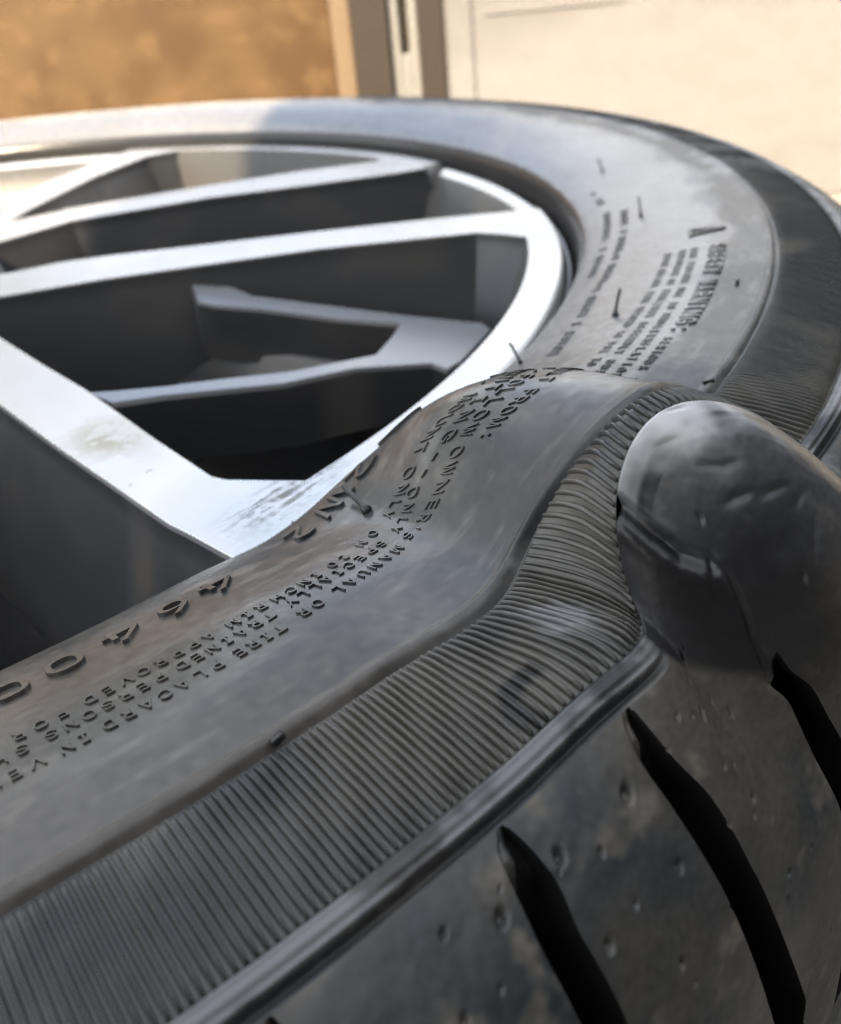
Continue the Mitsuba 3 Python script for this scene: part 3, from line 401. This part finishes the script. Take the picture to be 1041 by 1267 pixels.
text_line([("SAFETY WARNING:", -54.3, -65.0)], .0368, .0036, .0005, bold=True, label="bold raised heading SAFETY WARNING:")
text_line([("TREAD: 2 STEEL+2 RAYON+1 NYLON 2 RAYON", -43.2, -65.8)], .0128, .0021, .00045, s_of=sh([(43, .0025), (58, -.0016), (66, .0010)]))
text_line([("SIDEWALL: 2 RAYON", -42.3, -54.3)], .0090, .0021, .00045, s_of=sh([(42, .0015), (54, -.0015)]))
text_line([("e 18", -36.5, -40.0)], .0100, .0024, .0005)
BIGH = .0048
text_line([("4", -82.95, -83.95), ("6", -84.25, -85.2), ("4", -85.65, -86.65), ("0", -87.15, -88.1), ("0", -88.45, -89.4), ("-", -90.0, -90.6)], .0166 - BIGH / 2, BIGH, .00055, label="large raised figures 46400")
text_line([("S", -74.9, -75.8), ("2", -76.2, -77.3), ("W", -77.7, -79.2), ("2", -79.6, -80.6)], .0112 - BIGH / 2, BIGH, .00055, s_of=sh([(74.8, .0030), (76.5, -.0010), (77.5, -.0018), (79, -.0006), (80.5, .0006)]), label="large raised characters S2W2")
# the warning triangle: an outline with an exclamation mark
tri = sg.Polygon([(-2.6, 0), (2.6, 0), (0, 7.8)]).buffer(.5, join_style=1)
shape = tri.difference(sg.Polygon([(-2.6, 0), (2.6, 0), (0, 7.8)]).buffer(-.35)).union(sg.box(-.3, 1.7, .3, 4.6)).union(sg.box(-.3, .65, .3, 1.2))
V, F, o = [], [], 0
for g in shape.geoms:
    m = trimesh.creation.extrude_polygon(g, 1.0, engine="earcut"); v, f = trimesh.remesh.subdivide_to_size(m.vertices, m.faces, .9, max_iter=6)
    th = (-51.7 - v[:, 0] / 5.3) * DEG; s = .0322 + v[:, 1] / 1000
    V.append(on_skin(th, s, np.where(v[:, 2] > .5, .0005, -.0002))); F.append(f + o); o += len(v)
add("wheel__tyre__warning_triangle", (np.vstack(V), np.vstack(F)), "letter_rubber", smooth=False, label="raised warning triangle with exclamation mark")

# ------------------------------------------------------------------ vent hairs left by the mould
def tube(pts, radii, n=8):
    pts = np.asarray(pts, float); t = np.gradient(pts, axis=0); t /= np.linalg.norm(t, axis=1, keepdims=True)
    ref = np.array([.3, .5, .81]); a = np.cross(t, ref); a /= np.linalg.norm(a, axis=1, keepdims=True); b = np.cross(t, a)
    ph = np.arange(n + 1) / n * 2 * np.pi
    v = pts[:, None] + np.asarray(radii)[:, None, None] * (np.cos(ph)[None, :, None] * a[:, None] + np.sin(ph)[None, :, None] * b[:, None])
    return v.reshape(-1, 3), grid_faces(len(pts), n + 1)
def hair(th, s, dth, ds, lift, r, blob=1.8, n=14):
    """a rubber vent spew rooted at (th, s), leaning towards (dth, ds), its tip lifted off the skin"""
    u = np.linspace(0, 1, n)
    P0 = on_skin((th + dth * u) * DEG, s + ds * u, lift * (u**.8) + r * .6)
    rad = r * (1 + (blob - 1) * np.exp(-(u / .10)**2)) * np.where(u > .93, .6, 1)
    rad[-1] = r * .05
    P0 = np.vstack([P0[:1] - (P0[1] - P0[0]) * .5, P0]); rad = np.r_[r * .05, rad]
    add("wheel__tyre__vent_hair", tube(P0, rad), "hair_rubber", smooth=True)
hair(-65.78, .0078, 0.4, -.0016, .0042, .00028)
hair(-78.68, .0188, 0.75, -.0075, .0016, .00042, 2.0)
hair(-45.75, .0203, 1.2, .0008, .0040, .00030, 2.2)
hair(-62.17, .0223, 1.0, .0008, .0040, .00034, 2.4)
hair(-86.03, .0511, .15, .0004, .0008, .00048, 1.2)
hair(-68.6, .0500, -.30, -.0010, .0004, .00030, 1.5)
hair(-32.5, .0190, .9, .0006, .0035, .0003, 2.0)
hair(-59.9, .0445, .1, 0.0, .0005, .0004, 1.2)
hair(-79.0, .0015, 0.1, .0002, .0004, .00035, 1.2)
# ------------------------------------------------------------------ alloy rim
ZF = -.0066                                       # the machined face
arc = lambda r, a, b, n=None: [(r * math.cos(t * DEG), r * math.sin(t * DEG)) for t in np.linspace(a, b, n or max(2, int(abs(b - a) / .5) + 1))]
R_IN = .2573
th_r = np.linspace(0, 2 * np.pi, 721)
WIDE = [(.2600, -.030), (R_IN + .0002, -.0085), (R_IN, ZF), (.2668, ZF), (.2675, ZF - .0006), (.2677, -.012), (.2682, -.0185), (.2682, -.030)]
NARROW = [(.2640, -.030), (.2633, -.0112), (.2638, -.0104), (.2666, -.0086), (.2673, -.0086), (.2677, -.012), (.2682, -.0185), (.2682, -.030)]
for k in range(5):                                # a full lip between the two spokes of a pair, a chamfered one between the pairs
    add("wheel__rim__lip", ring_sector(WIDE, -79.9 + 72 * k, -31.0 + 72 * k), "machined_alloy", smooth=30)
    add("wheel__rim__lip", ring_sector(NARROW, -31.0 + 72 * k, -8.65 + 72 * k), "machined_alloy", smooth=30)
for k in range(5):
    add("wheel__rim__lip_wall", revolve([(R_IN - .0001, ZF - .0005), (.2567, -.0085), (.2540, -.018), (.2500, -.0305)], np.linspace(-79.9 + 72 * k, -31.0 + 72 * k, 99) * DEG), "barrel_paint", smooth=40)
    add("wheel__rim__lip_wall", revolve([(.2632, -.0110), (.2560, -.0185), (.2500, -.0305)], np.linspace(-31.0 + 72 * k, -8.65 + 72 * k, 46) * DEG), "barrel_paint", smooth=40)
add("wheel__rim__flange", revolve([(.2680, -.0165), (.2683, -.0120), (.2689, -.0106), (.2696, -.0103), (.2704, -.0110), (.2708, -.0130), (.2709, -.022)], th_r), "grey_paint", smooth=40)
add("wheel__rim__barrel", revolve([(.2502, -.0295), (.2478, -.045), (.246, -.08), (.243, -.14), (.247, -.20), (.262, -.222), (.270, -.225)], th_r), "barrel_paint", smooth=40, label="dark inner barrel of the rim")
rot = lambda pts, deg: [(x * math.cos(deg * DEG) - y * math.sin(deg * DEG), x * math.sin(deg * DEG) + y * math.cos(deg * DEG)) for x, y in pts]
pol = lambda L: [(r * math.cos(t * DEG), r * math.sin(t * DEG)) for r, t in L]
SP_A = pol([(.066, -62.0), (.0960, -62.5), (.1252, -67.9), (.1538, -71.5), (.1802, -73.6), (.2171, -76.2), (.2405, -77.3), (.2441, -77.15)]) + [(.2500 * math.cos(-76.4 * DEG), .2500 * math.sin(-76.4 * DEG))] + arc(R_IN, -75.5, -79.9) + pol([(.2672, -79.9), (.2672, -80.65), (.2540, -80.65)]) + \
       pol([(.2480, -80.7), (.2271, -80.3), (.2010, -79.7), (.1689, -78.5), (.130, -76.8), (.066, -80)])
SP_B = pol([(.066, -58.0), (.080, -56.0), (.0937, -51.1), (.1222, -43.2), (.1648, -38.6), (.1909, -36.9), (.2419, -36.4), (.2500, -37.6)]) + arc(R_IN, -38.9, -31.0) + \
       pol([(.2543, -31.0), (.2345, -30.5), (.1904, -30.0), (.1338, -29.6), (.1171, -29.2), (.0985, -29.8), (.0837, -34.0), (.066, -36)])
SP_C = pol([(.060, -5.0), (.080, 4.5), (.1132, 8.0), (.1673, 0.4), (.2067, -5.2), (.2440, -8.3), (.2520, -8.5)]) + arc(R_IN, -8.65, 1.0) + \
       pol([(.2555, -0.6), (.2520, -0.9), (.2197, 3.2), (.1781, 8.4), (.1311, 17.6), (.1005, 24), (.060, 26)])
WALL = [(ZF, 0), (ZF - .0006, .0006), (ZF - .0054, .0008), (-.042, .0125), (-.058, .0125)]
def spoke(poly, **tag):
    m = loft(poly, WALL)
    k = add("wheel__rim__spoke", m, "machined_alloy", smooth=28, **tag)
    return k
def two_tone_spoke(poly, **tag):
    """machined top face as the spoke, its painted flanks as a sub-part of the rim"""
    p = ccw(poly)
    pg = sg.Polygon(p); vv, ff = trimesh.creation.triangulate_polygon(pg, engine="earcut")
    top = np.c_[vv, np.full(len(vv), ZF)]; n = len(p); a = np.arange(n); b = (a + 1) % n
    v = np.vstack([top, np.c_[p, np.full(n, ZF)], np.c_[offset_poly(p, .0001), np.full(n, ZF - .0001)]]); o = len(top)
    f = np.vstack([ff, np.stack([o + a, o + n + a, o + n + b], -1), np.stack([o + a, o + n + b, o + b], -1)])
    add("wheel__rim__spoke", (v, f), "machined_alloy", smooth=20, **tag)
    r = [np.c_[offset_poly(p, off), np.full(n, z)] for z, off in [(ZF - .0001, .0001)] + WALL[1:]]
    v = np.vstack(r); f = np.vstack([np.stack([l * n + a, (l + 1) * n + a, (l + 1) * n + b], -1) for l in range(len(r) - 1)] + [np.stack([l * n + a, (l + 1) * n + b, l * n + b], -1) for l in range(len(r) - 1)])
    vv, ff = trimesh.creation.triangulate_polygon(sg.Polygon(r[-1][:, :2]).buffer(0), engine="earcut")
    f = np.vstack([f, ff[:, ::-1] + len(v)]); v = np.vstack([v, np.c_[vv, np.full(len(vv), r[-1][0, 2])]])
    add("wheel__rim__spoke_flank", (v, f), "dark_paint", smooth=28)
two_tone_spoke(SP_A, label="near machined spoke with dried grime and scrapes")
two_tone_spoke(SP_B); two_tone_spoke(SP_C)
for k in (1, 2, 3, 4):
    two_tone_spoke(rot(SP_B, 72 * k))
    if k < 4: two_tone_spoke(rot(SP_C, 72 * k))
# hub
add("wheel__rim__hub", revolve([(.001, -.014), (.030, -.014), (.032, -.009), (.034, -.0071), (.0735, -.0071), (.0742, -.0078), (.077, -.020), (.080, -.060)], th_r[::4])[0:2], "machined_alloy", smooth=30)
# lower grey frames between the spoke pairs, and the dark webs under them
outer = [(0.1128, -0.0957), (0.1224, -0.0975), (0.1251, -0.1126), (0.1603, -0.1466), (0.1791, -0.1623), (0.1783, -0.1675), (0.1706, -0.1726), (0.1523, -0.1844), (0.1447, -0.1875), (0.1435, -0.1824), (0.1217, -0.1764), (0.0987, -0.1773), (0.0686, -0.1714), (0.0569, -0.1705), (0.0537, -0.1628), (0.0593, -0.1644), (0.0716, -0.1669), (0.0861, -0.1686), (0.1044, -0.1716), (0.1254, -0.171), (0.1325, -0.1709), (0.1457, -0.1606), (0.1548, -0.1523), (0.1394, -0.1413), (0.1213, -0.1237), (0.1111, -0.1164), (0.1076, -0.1109)]
floor_in = [(0.0992, -0.1027), (0.1106, -0.1137), (0.1213, -0.1237), (0.1394, -0.1413), (0.1548, -0.1523), (0.1457, -0.1606), (0.1325, -0.1709), (0.1254, -0.171), (0.1044, -0.1716), (0.085, -0.1686), (0.0631, -0.1651), (0.0636, -0.1587)]
def tilted(m):                                    # the braces slope down from the spokes to the rim well
    m.vertices[:, 2] += .01444 - .14434 * m.vertices[:, 0] + .11090 * m.vertices[:, 1]; return m
def turned(m, deg):
    m.apply_transform(trimesh.transformations.rotation_matrix(deg * DEG, [0, 0, 1])); return m
oc, hc = ccw(outer), ccw(floor_in)
for k in range(5):
    m = loft(oc, [(0, 0), (-.0004, .0001)]); add("wheel__rim__inner_brace", turned(tilted(m), 72 * k), "grey_paint", smooth=28)
    m = loft(offset_poly(oc, .0002), [(-.0002, 0), (-.0010, .0007), (-.018, .0012)]); add("wheel__rim__brace_flank", turned(tilted(m), 72 * k), "dark_paint", smooth=28)
    m = tilted(loft(offset_poly(hc, .0012), [(-.0135, 0), (-.0150, 0)]))
    left = (m.vertices[:, 0] - .114) * .053 / .060 - (m.vertices[:, 1] + .115) * .0285 / .060        # the floor falls away towards the hub
    m.vertices[:, 2] -= np.clip(-left / .018, 0, 1) * .016
    add("wheel__rim__brace_floor", turned(m, 72 * k), "dark_paint", smooth=60)
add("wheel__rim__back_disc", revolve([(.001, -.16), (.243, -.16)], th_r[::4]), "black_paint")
# wheel bolts round the hub
for k in range(5):
    a = (72 * k + 20) * DEG
    b = trimesh.creation.cylinder(.0085, .012, sections=6); b.apply_translation([.056 * math.cos(a), .056 * math.sin(a), -.006]); add("wheel__rim__bolt", b, "grey_paint", smooth=False)
labels["wheel"] = {"label": "silver alloy wheel lying face up, its worn black tyre blistered at the shoulder", "category": "wheel"}

# ------------------------------------------------------------------ the yard
ZG = -GROUND
def conc_col(p, n, uv):
    a = fbm(p.x * 3, p.y * 3, 1.0, 4); b = fbm(p.x * 60, p.y * 60, 2.0, 3)
    return mix((0.30, 0.28, 0.245), (0.24, 0.222, 0.19), smoothstep(0.35, 0.7, a)) * (0.88 + 0.24 * b)
bs("concrete", conc_col, 0.85, spec=0.2)
def plaster_col(p, n, uv):
    a = fbm(p.x * 4, p.y * 4, p.z * 7, 4); b = fbm(p.x * 50, p.y * 50, p.z * 50, 3)
    c = mix((0.29, 0.284, 0.278), (0.245, 0.239, 0.231), smoothstep(0.4, 0.7, a))
    return c * (0.93 + 0.14 * b)
bs("cream_plaster", plaster_col, 0.8, spec=0.25)
def board_col(p, n, uv):
    a = fbm(p.x * 16, p.y * 16, p.z * 16, 4); b = fbm(p.x * 40 + 3, p.y * 40, p.z * 40, 3)
    c = mix((0.125, 0.068, 0.022), (0.088, 0.044, 0.012), smoothstep(0.35, 0.65, a))
    return mix(c, (0.165, 0.095, 0.036), smoothstep(0.5, 0.75, b) * 0.6)
bs("stained_board", board_col, 0.6)
bs("bare_edge", (0.21, 0.15, 0.09), 0.7)
bs("brown_frame", (0.045, 0.035, 0.027), 0.55)
bs("white_strip", (0.30, 0.295, 0.28), 0.5)
s = 60.0
add("ground", (np.array([(-s, -s, ZG), (s, -s, ZG), (s, s, ZG), (-s, s, ZG)]), np.array([[0, 1, 2, 3]])), "concrete", smooth=False, kind="structure")
# everything behind stands on one line, WD metres in front of the camera
F2 = np.array([math.sin(YAW), math.cos(YAW)]); R2 = np.array([math.cos(YAW), -math.sin(YAW)])
WD, CXY = 1.215, CAM[:2]
ANG = -YAW
def at(x, d): return CXY + R2 * x + F2 * d
def slab(name, x0, x1, z0, z1, d0, d1, m, bevel=.002, **tag):
    c = at((x0 + x1) / 2, (d0 + d1) / 2)
    return add(name, box([c[0], c[1], (z0 + z1) / 2], [x1 - x0, d1 - d0, z1 - z0], ANG, bevel), m, smooth=False, **tag)
def xa(u, v, d=WD):
    """where the ray of a photograph pixel meets a vertical plane d ahead"""
    q = FWD + _r * (u - 520.5) / FOCAL - UP * (v - 633.5) / FOCAL
    h = np.array([q[0], q[1]]); return float((h @ R2) / (h @ F2) * d)
_r = np.cross(FWD, UP)
TOPW = .47
ZT = ZG + TOPW
def shade_fence_col(p, n, uv):
    return mix((0.045, 0.038, 0.032), (0.075, 0.064, 0.054), fbm(p.x * 60, p.y * 60, p.z * 3, 3))
bs("shade_fence_wood", shade_fence_col, 0.8)  # dark boards of the added shading fence
k = slab("wooden_door", -1.55, -.0475, ZG, ZG + .41, WD, WD + .020, "stained_board", label="low brown stained wooden door standing left of the frame posts behind the wheel", category="door")
k = slab("batten", -.0468, -.0235, ZG, ZT, WD - .004, WD + .020, "bare_edge", label="pale raw wood batten along the edge of the brown board", category="batten")
k = slab("frame_post", -.0230, .0200, ZG, ZT, WD - .012, WD + .030, "brown_frame", label="wider dark brown frame post beside the pale batten", category="post")
k = slab("white_channel__face", .0205, .0332, ZG, ZT, WD + .002, WD + .030, "white_strip")
slab("white_channel__face", .0445, .0550, ZG, ZT, WD + .004, WD + .030, "white_strip")
slab("white_channel__end_block", .0332, .0445, ZG, -.020, WD + .003, WD + .030, "white_strip")
slab("white_channel__slot", .0332, .0445, -.020, ZT, WD + .020, WD + .030, "brown_frame", label="dark slot of the white channel")
labels["white_channel"] = {"label": "white upright channel with a dark slot, between the two brown posts", "category": "channel"}
slab("frame_post", .0555, .0850, ZG, ZT, WD - .010, WD + .030, "brown_frame", label="narrower dark brown frame post next to the cream wall", category="post")
slab("plaster_wall__pilaster", .0856, .1200, ZG, ZT, WD - .003, WD + .12, "cream_plaster", .003)
slab("plaster_wall__face", .1200, 2.6, ZG, ZT, WD + .001, WD + .12, "cream_plaster", .003)
slab("plaster_wall__ledge", .135, .30, .0130, .0200, WD - .0012, WD + .002, "cream_plaster", .0005)
labels["plaster_wall"] = {"label": "low cream plastered wall behind the wheel, in full sun", "category": "wall"}
# an added fence out of view, standing in for the photographer who shades the wheel
SB = np.array([math.cos(SUN_AZ), math.sin(SUN_AZ)]); RB = np.array([-SB[1], SB[0]])
yaw = math.atan2(RB[1], RB[0]); e0 = np.array([-.735, -.583])
for i in range(20):
    c = e0 + RB * (.08 + .1605 * i) + SB * .0125
    add("shade_fence__board", box([c[0], c[1], (ZG + 1.25) / 2], [.159, .025, 1.25 - ZG], yaw, .003), "shade_fence_wood", smooth=False)
for i, z in enumerate((.1, .9)):
    c = e0 + RB * 1.65 + SB * .045; add("shade_fence__rail", box([c[0], c[1], z], [3.1, .04, .08], yaw, .003), "shade_fence_wood", smooth=False)
# its added return on the right, there to darken the blister's reflections
c0 = np.array([.50, -1.02])
for i in range(12):
    q = c0 - SB * (.0802 + .1605 * i - .6); add("shade_fence__board", box([q[0], q[1], (ZG + .95) / 2], [.159, .025, .95 - ZG], SUN_AZ, .003), "shade_fence_wood", smooth=False)
labels["shade_fence"] = {"label": "added unseen board fence that shades the near wheel and darkens its reflections", "category": "fence"}
# a hedge on the left, out of the picture, which the wheel and the blister mirror
bs("hedge_leaf", (0.05, 0.085, 0.03), 0.5)
bs("twig", (0.05, 0.04, 0.03), 0.8)
rg = np.random.default_rng(11)
def leaves(n, cx, cy, lx, ly, z0, z1, rz):
    u = rg.uniform(-1, 1, (n, 3)); u[:, 2] = np.abs(u[:, 2])
    e = np.maximum(np.abs(u[:, 0]), np.maximum(np.abs(u[:, 1]), u[:, 2])); u *= (rg.uniform(.75, 1.03, n) / e)[:, None]
    P = np.c_[u[:, 0] * lx, u[:, 1] * ly, z0 + u[:, 2] * (z1 - z0)]; P += (meshkit.fbm(P * 4, 2, 2)[:, None] - .5) * .25
    co, si = math.cos(rz), math.sin(rz); P[:, :2] = P[:, :2] @ np.array([[co, si], [-si, co]]) + [cx, cy]
    a = rg.normal(size=(n, 3)); a /= np.linalg.norm(a, axis=1, keepdims=True); b = np.cross(a, rg.normal(size=(n, 3))); b /= np.linalg.norm(b, axis=1, keepdims=True)
    s = rg.uniform(.025, .05, (n, 1))
    v = np.stack([P - a * s, P + b * s * .45, P + a * s, P - b * s * .45], 1).reshape(-1, 3)
    return v, np.arange(4 * n).reshape(n, 4)
add("hedge__foliage", leaves(9000, -.35, 3.3, 1.25, .35, ZG + .1, 1.45, math.radians(8)), "hedge_leaf", smooth=False)
for i in range(7): add("hedge__stem", trimesh.creation.cylinder(.018, segment=[[-1.4 + .35 * i, 3.15 + .05 * i, ZG], [-1.38 + .35 * i, 3.18 + .05 * i, .9]], sections=8), "twig")
labels["hedge"] = {"label": "clipped green hedge at the left side of the yard", "category": "hedge"}
